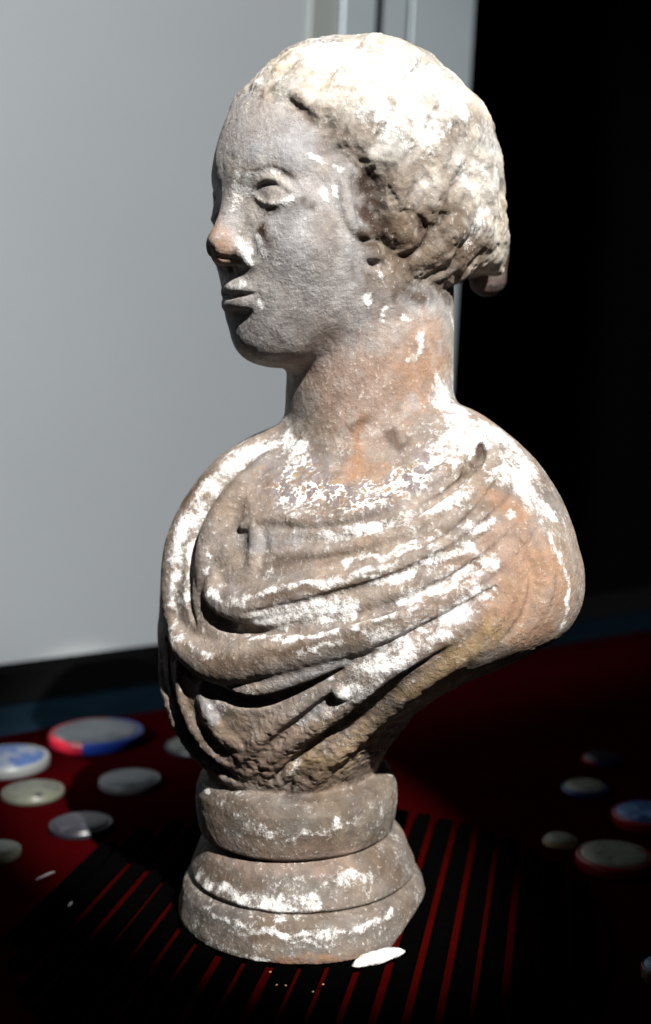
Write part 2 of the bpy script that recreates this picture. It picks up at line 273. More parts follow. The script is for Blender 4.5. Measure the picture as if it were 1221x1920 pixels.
PAINT = [   # pigment, half-width, strength, points (mm); some whites on hair and chest are painted sun glare
 ('white', 1.7, 1, [(-31,-27,102), (-26,-33,100), (-22,-36,100)]),
 ('white', 1.1, 1, [(-21.8,-35.6,100.3), (-9.7,-41.0,104.4), (4.0,-45.6,107.2), (12.1,-47.0,110.0), (25.6,-45.8,116.1)]),
 ('white', 2.8, 1, [(-18,-37,95), (-10,-40,97), (-1,-44,99), (7,-46,99)]),
 ('white', 1.0, 0.9, [(-24.5,-29.2,90.7), (-12.5,-41.3,91.0), (-1.4,-46.3,92.9), (12.0,-50.0,97.1), (20.1,-48.5,100.2)]),
 ('white', 2.2, 1, [(-34,-14,124), (-39,-14,117), (-42,-14,109), (-43,-15,100), (-41,-16,96)]),
 ('white', 1.5, 1, [(-35,-14,118), (-37,-15,109), (-38,-17,100), (-38,-19,96)]),
 ('white', 0.9, 1, [(-48.5,-0.5,98.2), (-42.8,-15.0,94.6)]),
 ('white', 1.2, 1, [(-31.4,-22.8,110.1), (-32.9,-23.3,105.7)]),
 ('white', 1.6, 0.9, [(-42,-16,92), (-43,-20,87), (-38,-26,85), (-32,-32,84)]),
 ('white', 3.6, 1, [(-12,-12,140), (-21,-9,137), (-29,-11,133), (-34,-12,128)]),
 ('white', 2.9, 1, [(-7,-16,139), (-10,-20,133), (-12,-25,128)]),
 ('white', 5.9, 1, [(-7,-28,127), (6,-33,127), (21,-33,131), (32,-31,137), (39,-25,144)]),
 ('white', 4.6, 1, [(33,-12,155), (35,-22,146), (42,-22,145), (49,-23,141), (54,-29,132)]),
 ('white', 4.5, 1, [(47,-33,134), (53,-33,129), (57,-34,125)]),
 ('white', 2.1, 1, [(-1,-36,116), (15,-40,120), (30,-40,126), (37,-37,130)]),
 ('white', 1.2, 1, [(4.0,-41.7,110.7), (17.5,-45.2,114.0), (28.4,-44.3,118.6)]),
 ('white', 1.8, 1, [(12,-46,106), (26,-47,111), (35,-45,115), (38,-46,114)]),
 ('white', 1.5, 1, [(36,-45,120), (48,-39,123)]),
 ('white', 2.0, 1, [(20,-48,101), (32,-47,107), (42,-46,112)]),
 ('white', 3.2, 0.9, [(12,-49,92), (26,-48,97), (39,-48,104)]),
 ('white', 3.3, 0.9, [(4,-44,78), (18,-48,87), (29,-49,95)]),
 ('white', 1.7, 0.8, [(-7,-35,66), (4,-42,74), (15,-47,80)]),
 ('white', 1.4, 0.9, [(58,-36,118), (63,-37,106), (62,-36,92)]),
 ('white', 1.1, 0.8, [(-7.6,-44.8,87.0), (4.0,-48.2,91.9)]),
 ('white', 1.5, 0.7, [(-7,-29,55), (-10,-26,48)]),
 ('white', 8.5, 1, [(-1,-23,241), (12,-23,240), (27,-18,238), (36,-15,230)]),  # crown painted white as if burnt out by the sun
 ('white', 8.3, 1, [(15,-29,227), (26,-24,222)]),  # more sun glare painted on the hair
 ('white', 3.8, 0.8, [(37,-18,212), (42,-13,206), (39,-15,197)]),  # sunlit back of the hair, painted white
 ('white', 2.0, 0.8, [(-20,-6,240), (-16,-15,240)]),
 ('white', 1.5, 1.1, [(-23,-25,196), (-22,-27,192), (-21,-27,190)]),
 ('white', 1.1, 1, [(-27.0,-21.0,209.3), (-28.2,-17.8,206.0)]),
 ('white', 0.8, 1, [(-19.7,-26.3,188.2), (-19.6,-26.3,187.4)]),
 ('white', 1.1, 0.8, [(-17.2,-28.3,193.7), (-15.4,-29.1,189.6), (-12.5,-30.1,186.7)]),
 ('white', 1.8, 0.85, [(-26,-20,183), (-22,-25,182)]),
 ('white', 1.0, 1, [(-17.5,-26.3,178.0), (-17.1,-26.2,176.6)]),
 ('white', 0.8, 0.9, [(-9.2,-27.6,175.9), (-7.1,-27.3,175.4)]),
 ('white', 1.2, 1.1, [(-3.5,-32.6,214.3), (0.2,-31.4,212.4)]),
 ('white', 1.0, 1.1, [(2.7,-31.0,211.6), (4.0,-30.8,211.2)]),
 ('white', 0.8, 1, [(-0.1,-31.9,205.1), (0.1,-32.0,203.2)]),
 ('white', 0.8, 1, [(3.0,-31.2,206.2), (3.0,-31.3,203.5)]),
 ('white', 0.9, 1.1, [(11.3,-24.5,179.4), (11.6,-24.0,178.1)]),
 ('white', 0.6, 1, [(14.1,-23.8,187.4), (15.2,-24.5,184.5), (15.8,-23.6,181.1)]),
 ('white', 1.0, 1.1, [(16.5,-21.7,176.3), (15.7,-21.4,173.5)]),
 ('white', 0.9, 1, [(21.2,-19.8,174.0), (24.8,-18.1,174.6)]),
 ('white', 1.2, 1, [(26.1,-17.5,169.4), (25.2,-18.2,165.8), (22.5,-19.7,162.9)]),
 ('white', 1.2, 0.9, [(35.2,-6.2,175.9), (36.8,-0.3,171.7)]),
 ('white', 1.4, 0.8, [(-19,-28,210), (-24,-23,204), (-25,-24,200)]),
 ('white', 4.6, 0.7, [(37,-3,160), (37,-2,153)]),
 ('white', 2.2, 0.9, [(-37,-13,15), (-25,-27,15), (-13,-33,14), (-3,-33,16)]),
 ('white', 2.2, 0.8, [(4,-29,20), (13,-24,20)]),
 ('white', 1.0, 1, [(-34.8,-21.9,9.4), (-23.5,-31.9,8.6), (-7.3,-36.1,8.4), (7.2,-33.4,7.9), (19.4,-24.5,9.0)]),
 ('white', 1.3, 0.8, [(-10.2,-36.2,7.0), (-1.5,-36.3,5.5)]),
 ('white', 1.0, 0.9, [(-39.0,-19.1,0.9), (-25.0,-32.8,0.7), (-16.0,-36.3,0.5)]),
 ('white', 1.9, 0.7, [(-25,-25,37), (-10,-30,33), (4,-27,36)]),
 ('white', 1.2, 0.7, [(-35.6,-10.9,39.8), (-28.6,-21.0,40.2)]),
 ('dark', 4.7, 1.15, [(11,-28,209), (11,-26,203), (13,-26,197)]),
 ('dark', 1.7, 1.1, [(26,-23,199), (25,-23,197)]),
 ('brown', 8.6, 0.95, [(18,-23,187), (27,-22,190), (38,-14,188)]),
 ('brown', 5.7, 0.9, [(19,-26,198), (30,-23,201), (42,-12,194)]),
 ('dark', 1.4, 0.8, [(27,-23,196), (23,-21,190)]),
 ('dark', 1.3, 0.8, [(37.9,-13.6,188.4), (30.7,-13.2,182.7)]),
 ('brown', 3.6, 0.7, [(32,-22,211), (37,-19,202)]),
 ('brown', 4.1, 0.8, [(12,-31,222), (7,-31,218), (3,-31,218)]),
 ('brown', 4.0, 0.7, [(26,-25,215), (35,-19,223), (41,-10,229)]),
 ('brown', 1.9, 0.8, [(-7,-30,228), (-4,-30,223)]),
 ('brown', 1.4, 0.8, [(-17,-24,230), (-15,-23,233)]),
 ('brown', 5.6, 0.6, [(17,-27,201), (21,-29,210)]),
 ('dark', 1.4, 1.2, [(-16,-29,196), (-15,-30,194)]),
 ('dark', 0.8, 0.7, [(-13.6,-30.9,201.0), (-12.4,-31.6,200.6)]),
 ('dark', 1.1, 0.7, [(-5.1,-33.4,202.7), (-4.2,-33.2,202.0)]),
 ('dark', 0.8, 0.8, [(-24.2,-24.6,216.2), (-24.1,-25.0,214.2)]),
 ('dark', 0.7, 0.7, [(-8.9,-32.9,209.9), (-8.5,-32.7,209.3)]),
 ('orange', 3.7, 0.85, [(-30,-21,198), (-29,-26,193), (-27,-24,190)]),
 ('orange', 1.6, 1.1, [(10,-22,146), (9,-24,138), (7,-28,132)]),
 ('dark', 1.7, 0.8, [(17,-23,143), (20,-25,141)]),
 ('orange', 6.6, 0.7, [(29,-15,167), (28,-17,156)]),
 ('orange', 3.1, 0.9, [(13,-29,134), (7,-28,132)]),
 ('dark', 1.4, 1, [(41,-26,140), (40,-28,136), (36,-32,132)]),
 ('orange', 4.1, 0.9, [(44,-40,128), (50,-38,123)]),
 ('orange', 8.2, 0.9, [(52,-42,110), (47,-47,100), (53,-44,95)]),
 ('yellow', 3.8, 0.9, [(23,-42,77), (34,-47,88), (42,-48,93)]),
 ('yellow', 5.8, 0.7, [(13,-33,64), (4,-29,54)]),
 ('brown', 5.9, 0.8, [(-13,-29,52), (-2,-26,47), (11,-15,44)]),
 ('brown', 1.7, 1, [(-32,-10,133), (-38,-11,126), (-40,-11,123)]),
 ('brown', 1.8, 0.9, [(-31,-33,82), (-18,-41,85), (-1,-47,90), (9,-49,94)]),
 ('brown', 1.2, 0.8, [(-15.3,-39.3,101.3), (-1.4,-44.6,103.9), (10.7,-46.7,106.7)]),
 ('brown', 2.5, 0.8, [(-43,-1,7), (-42,-12,3)]),
 ('orange', 1.6, 1, [(-12,-37,1), (-2,-37,1), (10,-33,0)]),
 ('brown', 3.3, 0.7, [(14,-20,24), (20,-18,17)]),
 ('brown', 3.0, 0.7, [(-34,-16,38), (-28,-23,35)]),
 ('brown', 1.8, 0.7, [(-32,-18,20), (-19,-29,19)]),
 ('grey', 1.9, 0.9, [(-15,-38,77), (-4,-43,82), (5,-46,86)]),
 ('grey', 1.4, 0.9, [(-6,-36,68), (-0,-40,74)]),
 ('grey', 2.8, 0.8, [(-22,-25,115), (-7,-34,116)]),
 ('grey', 4.3, 0.6, [(-26,-31,101), (-27,-33,96)]),
 ('grey', 2.6, 0.8, [(-35,-25,72), (-32,-28,67)]),
 ('pink', 10.1, 0.8, [(1,-19,159), (10,-22,148)]),
 ('pink', 8.6, 0.6, [(22,-20,168), (16,-22,156)]),
 ('pink', 6.7, 0.5, [(33,-49,106), (26,-48,95)]),
 ('mottle', 6.4, 1, [(-7,-24,131), (1,-31,128), (13,-33,129), (25,-31,134)]),
 ('mottle', 3.6, 0.8, [(-18,-17,133), (-12,-26,126)]),
 ('grey', 15.3, 0.7, [(-13,-31,189), (-9,-26,170), (-3,-33,197)]),
 ('brown', 8.6, 0.35, [(-20,-23,171), (-7,-24,166)]),
 ('brown', 3.4, 0.4, [(-1,-32,189), (1,-32,197)]),
 ('dark', 4.2, 0.5, [(-7,-27,173), (-1,-24,171)]),
 ('grey', 8.2, 0.7, [(-19,-27,221), (-10,-31,219)]),
 ('white', 1.0, 1, [(-19.5,-27.3,209.5), (-15.2,-30.1,210.8), (-11.0,-31.8,209.4)]),
 ('white', 1.3, 0.9, [(-23.1,-25.4,210.6), (-24.0,-23.5,206.8), (-24.6,-23.6,201.9)]),
 ('white', 0.7, 0.9, [(-18.2,-26.6,204.6), (-13.8,-31.5,202.2), (-8.9,-33.7,203.0)]),
 ('dark', 2.5, 0.7, [(46,33,187), (32,-11,182)]),
 ('dark', 2.0, 0.8, [(19,-22,180), (28,-16,180)]),
 ('brown', 1.7, 0.7, [(-26,-29,102), (-24,-35,98)]),
 ('brown', 1.4, 0.8, [(-39,-25,85), (-30,-34,80), (-24,-37,81)]),
 ('dark', 1.2, 0.6, [(-16.4,-24.1,44.7), (-1.5,-26.1,42.1)]),
 ('brown', 4.4, 0.6, [(-13,-30,37), (-29,-21,40)]),
 ('brown', 3.2, 0.6, [(-2,-33,11), (-19,-34,9)]),
 ('pink', 4.5, 0.7, [(-32,-17,26), (-13,-26,25), (4,-25,25)]),
 ('dark', 1.3, 0.5, [(7.2,-21.8,144.9), (11.5,-22.3,146.4)]),
 ('brown', 5.9, 0.5, [(-8,-11,151), (-4,-16,142)]),
 ('brown', 2.2, 0.6, [(-13,-34,109), (1,-39,111), (12,-42,114)]),
 ('brown', 1.2, 0.7, [(25.6,-44.8,117.3), (33.9,-43.5,121.3), (43.8,-40.1,126.4)]),
 ('brown', 1.1, 0.7, [(22.8,-47.0,109.5), (33.6,-47.0,112.2), (39.2,-45.6,110.6)]),
 ('brown', 6.6, 0.6, [(-28,-28,59), (-19,-27,52)]),
 ('brown', 7.4, 0.5, [(-2,-29,52), (10,-22,53)]),
 ('brown', 4.5, 0.5, [(-40,-20,72), (-34,-23,58)]),
 ('brown', 4.4, 0.6, [(-19,-28,31), (1,-28,30)]),
 ('brown', 3.8, 0.5, [(-29,-24,17), (-36,-10,20)]),
 ('white', 6.8, 0.5, [(23,-43,118), (34,-48,111), (20,-48,103)]),  # right chest whitened to look more strongly sunlit
 ('white', 5.4, 0.55, [(12,-46,87), (26,-49,93)]),  # sun brightness painted on the lower right chest
 ('white', 8.4, 0.55, [(4,-28,236), (33,-18,230), (24,-26,217)]),  # broad sun glare painted over the crown
 ('white', 4.3, 0.6, [(-13,-14,243), (-1,-19,245)]),  # glare painted on the front of the crown
 ('white', 4.4, 0.6, [(42,-12,213), (46,-9,206)]),  # glare painted on the right of the hair
 ('white', 2.6, 0.8, [(-7,-19,136), (-2,-25,132)]),
 ('brown', 2.0, 0.7, [(-31,-22,195), (-31,-23,191)]),
 ('pink', 8.7, 0.9, [(4,-21,154), (22,-20,159)]),
 ('pink', 5.4, 0.8, [(46,-42,118), (36,-47,108)]),
 ('orange', 4.2, 0.7, [(59,-39,110), (63,-38,100)]),
 ('yellow', 4.3, 0.7, [(1,-39,69), (-7,-29,55)]),
 ('pink', 5.8, 0.6, [(-19,-29,55), (-7,-36,63)]),
 ('orange', 4.4, 0.5, [(16,-22,162), (34,-9,161)]),
]
# ---------------------------------------------------------------- the whole bust as one distance field
def fold_all(d, P, surf):
    for sf, op, r, k, pts in STROKES:
        if sf == surf: (add if op == 'add' else cut)(d, P, pts, r, k)
    return d
def fields(P):
    """distance to skin, hair, drapery, collar, foot"""
    n = len(P); z = P[:, 2]; out = []
    def part(mask, fn):
        d = np.full(n, 60, f4); i = np.nonzero(mask)[0]
        if len(i): d[i] = np.minimum(fn(P[i]), 60)
        out.append(d)
    def skin(p): 
        d = smin(head_sdf(p), neck_sdf(p), 4.5); return d
    def hair(p):
        d = hair_sdf(p); fold_all(d, p, 'hair'); return d
    def torso(p):
        d = torso_base(p); fold_all(d, p, 'torso'); return d
    part(z > 120, skin); part(z > 160, hair); part((z > 22) & (z < 172), torso); part((z > 10) & (z < 56), collar_sdf); part(z < 40, foot_sdf)
    return out
def bust_sdf(P):
    s, h, t, c, f = fields(P)
    hd = smin(s, h, .8)
    i = np.nonzero(P[:, 2] > 158)[0]
    if len(i):
        e = hd[i]; S = to_head(P[i]); S[:, 1] = np.abs(S[:, 1]); fold_all(e, S, 'face'); hd[i] = smin(e, bun_sdf(P[i]), 1.0)
    d = smin(hd, t, 3.5)
    d = smin(d, smin(c, f, .5), 1.6)
    return d
def lattice(lo, n, h):
    return lo, n, h
def sculpt(lo, hi, h):
    """surface nets over a grid refined only near the surface"""
    lo = np.array(lo, f4); L = 3; H = h*2**L
    n = np.ceil((np.array(hi)-lo)/H).astype(int)+1
    idx = np.stack(np.meshgrid(*[np.arange(k) for k in n], indexing='ij'), -1).reshape(-1, 3)
    D = bust_sdf((lo+idx*H).astype(f4)).reshape(n)
    for l in range(L):
        hh = H/2**(l+1); m = n*2
        U = D.repeat(2, 0).repeat(2, 1).repeat(2, 2)
        act = np.abs(U) < hh*2*2.1
        a = np.argwhere(act)
        v = np.empty(len(a), f4)
        for c in range(0, len(a), 400000): v[c:c+400000] = bust_sdf((lo+a[c:c+400000]*hh).astype(f4))
        U[act] = v; D = U; n = m
    del U, act
    N = D < 0
    # cells that straddle the surface
    s = N[:-1, :-1, :-1].astype(np.int8)
    for a in (0, 1):
        for b in (0, 1):
            for c in (0, 1):
                if a+b+c: s = s + N[a:n[0]-1+a, b:n[1]-1+b, c:n[2]-1+c]
    cells = np.argwhere((s > 0) & (s < 8)); cid = np.full(s.shape, -1, np.int32); cid[tuple(cells.T)] = np.arange(len(cells))
    corner = np.array([(a, b, c) for a in (0, 1) for b in (0, 1) for c in (0, 1)])
    val = np.stack([D[tuple((cells+o).T)] for o in corner], 1)
    acc = np.zeros((len(cells), 3), f4); cnt = np.zeros(len(cells), f4)
    for i in range(8):
        for j in range(i+1, 8):
            if np.abs(corner[i]-corner[j]).sum() != 1: continue
            x = (val[:, i] < 0) != (val[:, j] < 0)
            t = np.where(x, val[:, i]/np.where(x, val[:, i]-val[:, j], 1), 0)[:, None]
            acc += np.where(x[:, None], corner[i]+t*(corner[j]-corner[i]), 0); cnt += x
    V = lo + h*(cells + acc/cnt[:, None])
    quads = []
    for ax in range(3):
        o = np.zeros(3, int); o[ax] = 1
        A_ = N[:n[0]-o[0], :n[1]-o[1], :n[2]-o[2]]; B_ = N[o[0]:, o[1]:, o[2]:]
        e = np.argwhere(A_ != B_); fl = A_[tuple(e.T)]
        p = np.zeros(3, int); p[(ax+1) % 3] = 1; q = np.zeros(3, int); q[(ax+2) % 3] = 1
        k = [cid[tuple(np.clip(e-w, 0, np.array(s.shape)-1).T)] for w in (p*0, p, p+q, q)]
        Q = np.stack(k, 1); Q[~fl] = Q[~fl][:, ::-1]
        quads.append(Q[(Q >= 0).all(1)])
    return V.astype(f4), np.concatenate(quads)
def vert_normals(V, Q):
    a = np.cross(V[Q[:, 2]]-V[Q[:, 0]], V[Q[:, 3]]-V[Q[:, 1]]); N = np.zeros_like(V)
    for i in range(4):
        for c in range(3): N[:, c] += np.bincount(Q[:, i], a[:, c], len(V))
    return N/np.maximum(np.linalg.norm(N, axis=1, keepdims=True), 1e-9)
# ---------------------------------------------------------------- object helpers
COL = scene.collection
def put(name, me, parent=None, mat=None, loc=None):
    o = bpy.data.objects.new(name, me); COL.objects.link(o)
    if parent: o.parent = parent
    if mat is not None and me is not None: me.materials.append(mat)
    if loc is not None: o.location = loc
    return o
def mesh(name, verts, faces, smooth=False):
    me = bpy.data.meshes.new(name); me.from_pydata([tuple(map(float, v)) for v in verts], [], [tuple(map(int, f)) for f in faces]); me.update()
    if smooth: me.shade_smooth()
    return me
def tag(o, label=None, cat=None, group=None, kind=None):
    for k, v in (('label', label), ('category', cat), ('group', group), ('kind', kind)):
        if v: o[k] = v
    return o
def prism(name, poly, z0, z1, bev=0):
    """upright prism over a plan polygon, top edge chamfered by bev"""
    n = len(poly); P = np.array(poly, float); c = P.mean(0)
    rings = [(P, z0), (P, z1-bev)]
    if bev:
        Q = []
        for i in range(n):
            a = P[i]-P[i-1]; b = P[(i+1) % n]-P[i]; a = a/np.linalg.norm(a); b = b/np.linalg.norm(b)
            na = np.array((-a[1], a[0])); nb = np.array((-b[1], b[0])); m = na+nb; m = m/max(m@m, .3)*2
            Q.append(P[i]+m*bev*.5*np.sign(1))
        rings.append((np.array(Q), z1))
    V_ = [(x, y, z) for R_, z in rings for x, y in R_]; F_ = []
    for k in range(len(rings)-1):
        for i in range(n): F_.append((k*n+i, k*n+(i+1) % n, (k+1)*n+(i+1) % n, (k+1)*n+i))
    F_.append(tuple(range(n))[::-1]); F_.append(tuple((len(rings)-1)*n+i for i in range(n)))
    return mesh(name, V_, F_)
def lathe(name, prof, seg=48, a0=0, a1=2*math.pi, smooth=True):
    closed = abs(a1-a0-2*math.pi) < 1e-6; n = seg if closed else seg+1; V_ = []; F_ = []
    for i in range(n):
        a = a0+(a1-a0)*i/seg
        V_ += [(r*math.cos(a), r*math.sin(a), z) for r, z in prof]
    m = len(prof)
    for i in range(seg):
        j = (i+1) % n
        for k in range(m-1): F_.append((i*m+k, j*m+k, j*m+k+1, i*m+k+1))
    me = mesh(name, V_, F_, smooth); me.validate(); return me
# ---------------------------------------------------------------- materials
class NT:
    def __init__(s, name):
        s.m = bpy.data.materials.new(name); s.m.use_nodes = True; s.t = s.m.node_tree; s.b = s.t.nodes['Principled BSDF']
    def n(s, kind, **kw):
        o = s.t.nodes.new('ShaderNode'+kind)
        for k, v in kw.items():
            if k.startswith('i_'): o.inputs[k[2:].replace('_', ' ')].default_value = v
            else: setattr(o, k, v)
        return o
    def l(s, a, b): s.t.links.new(a, b)
    def noise(s, scale, detail=4, rough=.55):
        if not hasattr(s, 'tc'): s.tc = s.n('TexCoord')
        o = s.n('TexNoise', i_Scale=scale, i_Detail=detail, i_Roughness=rough); s.l(s.tc.outputs['Object'], o.inputs['Vector']); return o.outputs['Fac']
    def math(s, op, a, b=None, clamp=False):
        o = s.n('Math', operation=op, use_clamp=clamp)
        for i, x in enumerate((a, b)):
            if x is None: continue
            if isinstance(x, (int, float)): o.inputs[i].default_value = x
            else: s.l(x, o.inputs[i])
        return o.outputs[0]
    def mix(s, f, a, b, blend='MIX'):
        o = s.n('Mix', data_type='RGBA', blend_type=blend)
        for i, x in ((0, f), (6, a), (7, b)):
            if isinstance(x, (int, float)): o.inputs[i].default_value = x
            elif isinstance(x, tuple): o.inputs[i].default_value = x if len(x) == 4 else x+(1,)
            else: s.l(x, o.inputs[i])
        return o.outputs[2]
    def ramp(s, f, lo, hi):
        o = s.n('MapRange', interpolation_type='SMOOTHSTEP'); s.l(f, o.inputs[0]); o.inputs[1].default_value = lo; o.inputs[2].default_value = hi; return o.outputs[0]
    def color(s, c): 
        if isinstance(c, tuple): s.b.inputs['Base Color'].default_value = c if len(c) == 4 else c+(1,)
        else: s.l(c, s.b.inputs['Base Color'])
    def bump(s, h, strength, dist):
        o = s.n('Bump', i_Strength=strength, i_Distance=dist); s.l(h, o.inputs['Height'])
        s.l(o.outputs[0], s.b.inputs['Normal']); return o
    def set(s, rough, spec=.3): s.b.inputs['Roughness'].default_value = rough; s.b.inputs['Specular IOR Level'].default_value = spec; return s
def plain(name, c, rough=.6, spec=.4, var=.25, scale=400):
    k = NT(name).set(rough, spec); f = k.noise(scale, 4)
    k.color(k.mix(f, tuple(x*(1-var) for x in c), tuple(min(1, x*(1+var)) for x in c))); return k.m

# fired clay with chalky remains of white ground, plus sun glare painted white
k = NT('weathered_terracotta').set(.72, .28)
ac = k.n('Attribute', attribute_name='clay'); aw = k.n('Attribute', attribute_name='chalk_and_glare')
n1 = k.noise(900, 5, .6); n2 = k.noise(2600, 3, .6); n3 = k.noise(260, 5, .6); n4 = k.noise(5200, 2)
c = k.mix(k.ramp(n3, .25, .75), k.mix(.5, ac.outputs['Color'], (.30, .27, .26), 'MULTIPLY'), ac.outputs['Color'])
c = k.mix(k.math('MULTIPLY', k.ramp(n2, .56, .68), .6), c, (.11, .08, .065))                      # dark grit
c = k.mix(k.math('MULTIPLY', k.ramp(n1, .58, .72), .38), c, (.66, .63, .60))                        # pale grit
wf = k.math('ADD', aw.outputs['Fac'], k.math('ADD', k.math('MULTIPLY', k.math('SUBTRACT', n1, .5), 1.15), k.math('ADD', k.math('MULTIPLY', k.math('SUBTRACT', n3, .5), .6), k.math('MULTIPLY', k.math('SUBTRACT', n2, .5), .8))))
wm = k.ramp(wf, .26, .92)
c = k.mix(wm, c, k.mix(n1, (.72, .71, .72), (.88, .88, .88)))
k.color(c)
hgt = k.math('ADD', k.math('ADD', k.math('MULTIPLY', n1, .8), k.math('MULTIPLY', n4, .25)), k.math('ADD', k.math('MULTIPLY', n3, .9), k.math('MULTIPLY', wm, .22)))
k.bump(hgt, .9, .0005)
CLAY = k.m
# ---------------------------------------------------------------- sculpt the bust
VOX = .45
V, Q = sculpt((-60, -60, -2), (84, 58, 257), VOX)
fs = fields(V); H_ = to_head(V)
eb = bun_sdf(V)
stk = np.stack([fs[0], np.where(hair_cut(H_) < .6, fs[1]-.9, 60), fs[2], fs[3], fs[4], np.where(V[:, 2] > 158, eb-.3, 60)], 1)
reg = stk.argmin(1)
# the bottom of the neck belongs to the skin, the flare to the drapery
reg[(reg == 0) & (V[:, 2] < 140)] = 2
NV = vert_normals(V, Q)
# worn and pitted surface
rough = np.array([.045, .22, .06, .08, .06, .12], f4)[reg]
low = np.clip((78-V[:, 2])/22, 0, 1)*(reg == 2)
rough = rough + .22*low
face = (reg == 0) & (V[:, 2] > 160)
disp = .9*rough*(1.1*fbm(V, 3.2, 3, 11) + .7*fbm(V, 1.5, 2, 31)) + (.10+.25*(reg == 1))*fbm(V, 7., 2, 51)
pit = np.clip(vnoise(V, 1.5, 71)-.62, 0, 1)*(.25 + 1.2*(reg == 1) + .8*low)
chp = np.clip(vnoise(V, (4.5, 4.5, 3), 77)-.55, 0, 1)*(1.6*(reg == 1) + .8*low)
V = V + NV*(disp-pit-chp)[:, None].astype(f4)
NV = vert_normals(V, Q)
# pigments
PIG = {'dark': (.05, .028, .016), 'brown': (.115, .076, .049), 'orange': (.34, .20, .125), 'yellow': (.36, .25, .135), 'grey': (.325, .325, .345), 'pink': (.31, .22, .178)}
BASE = np.array([(.41, .38, .36), (.49, .45, .40), (.268, .222, .19), (.17, .149, .13), (.17, .146, .127), (.22, .16, .14)], f4)
clay = BASE[reg]
var = fbm(V, 14., 3, 91)[:, None]; clay = clay*(1+.22*var + .16*fbm(V, 3.2, 2, 93)[:, None])
warm = fbm(V, 9., 2, 95)[:, None]; clay = clay*(1+warm*np.array([.07, 0, -.09], f4))
warp = np.stack([fbm(V, 5., 3, s) for s in (101, 131, 161)], 1)
warp = warp.astype(f4)
brk = np.clip(fbm(V, 3.4, 2, 181), -1, 1)
spk = fbm(V, 1.5, 2, 301) + .25*vnoise(V, .7, 311); spk2 = fbm(V, 1.9, 2, 331)
def stroke_mask(w, pts):
    VW = V + min(1.9, .3+.75*w)*warp; m = np.zeros(len(V), f4); i = near(VW, pts, w*1.8+3)
    if len(i):
        q = smooth_line(pts, 3) if len(pts) > 1 else np.array(pts*2, f4); d = np.full(len(i), 1e3, f4)
        for a in range(len(q)-1): d = np.minimum(d, cap(VW[i], q[a], q[a+1], 0))
        m[i] = np.clip(1.25 - .72*d/w, 0, 1)*(.88+.3*brk[i])
    return m
bl = fbm(V, 2.4, 3, 201); PAINT.sort(key=lambda p: -p[1])
for kind, w, s, pts in PAINT:
    if kind in PIG:
        m = np.clip(stroke_mask(w, pts)*1.25 + .25*bl - .12, 0, 1)*s*.9; m = (np.clip(m, 0, 1)*(stroke_mask(w, pts) > 0))[:, None]
        clay = clay*(1-m) + np.array(PIG[kind], f4)*m
    elif kind == 'mottle':
        m = stroke_mask(w, pts)*s*.8; a = spk; b = spk2
        for t, col in ((a > .3, (.24, .215, .25)), (a < -.45, (.36, .235, .14)), (b > .4, (.19, .15, .14))):
            mm = (m*t*.85)[:, None]; clay = clay*(1-mm)+np.array(col, f4)*mm
chalk_and_glare = .22*fbm(V, 4., 3, 401) + .05*fbm(V, 1.5, 2, 431) + np.array([.10, .26, .18, .20, .22, .0], f4)[reg]
for kind, w, s, pts in PAINT:
    if kind == 'white': chalk_and_glare = np.maximum(chalk_and_glare, stroke_mask(w*1.2, pts)*s*.95 + .14*bl - .12)
    elif kind in ('dark', 'orange', 'brown'): chalk_and_glare = chalk_and_glare - (.35 if kind != 'dark' else .8)*stroke_mask(w, pts)*s
for kind, w, s, pts in PAINT:
    if kind == 'mottle':
        a = spk; b = spk2; chalk_and_glare = chalk_and_glare - .6*stroke_mask(w, pts)*((a > .3) | (a < -.45) | (b > .4))
clay = np.clip(clay, .02, .9)
# cut the one skin of clay into its parts
bust = put('bust', None); bust.location = (0, 0, 0)
tag(bust, 'weathered terracotta bust of a woman in draped robe on a round pedestal', 'bust')
qreg = np.sort(reg[Q], 1)[:, 1]
SC = np.array((.001, .001, .001), f4)
def clay_part(name, ids, parent):
    sel = np.isin(qreg, ids); q = Q[sel]; u, inv = np.unique(q, return_inverse=True); q = inv.reshape(-1, 4)
    me = bpy.data.meshes.new(name)
    me.vertices.add(len(u)); me.vertices.foreach_set('co', (V[u]*SC).astype(f4).ravel())
    me.loops.add(q.size); me.loops.foreach_set('vertex_index', q.ravel().astype(np.int32))
    me.polygons.add(len(q)); me.polygons.foreach_set('loop_start', np.arange(0, q.size, 4, dtype=np.int32))
    me.update(calc_edges=True); me.shade_smooth()
    a = me.attributes.new('clay', 'FLOAT_COLOR', 'POINT'); a.data.foreach_set('color', np.concatenate([clay[u], np.ones((len(u), 1))], 1).astype(f4).ravel())
    a = me.attributes.new('chalk_and_glare', 'FLOAT', 'POINT'); a.data.foreach_set('value', chalk_and_glare[u].astype(f4))
    me.normals_split_custom_set_from_vertices(NV[u].tolist())
    return put(name, me, parent, CLAY)
head = clay_part('head', [0], bust)
hair = clay_part('hair', [1], head); tag(hair, 'wavy hair painted white on top as sun glare, with brown earth stains')
tag(clay_part('hair_knot', [5], head), 'small knot of hair at the nape')
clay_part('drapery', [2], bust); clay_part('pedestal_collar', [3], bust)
foot = clay_part('pedestal_foot', [4], bust)

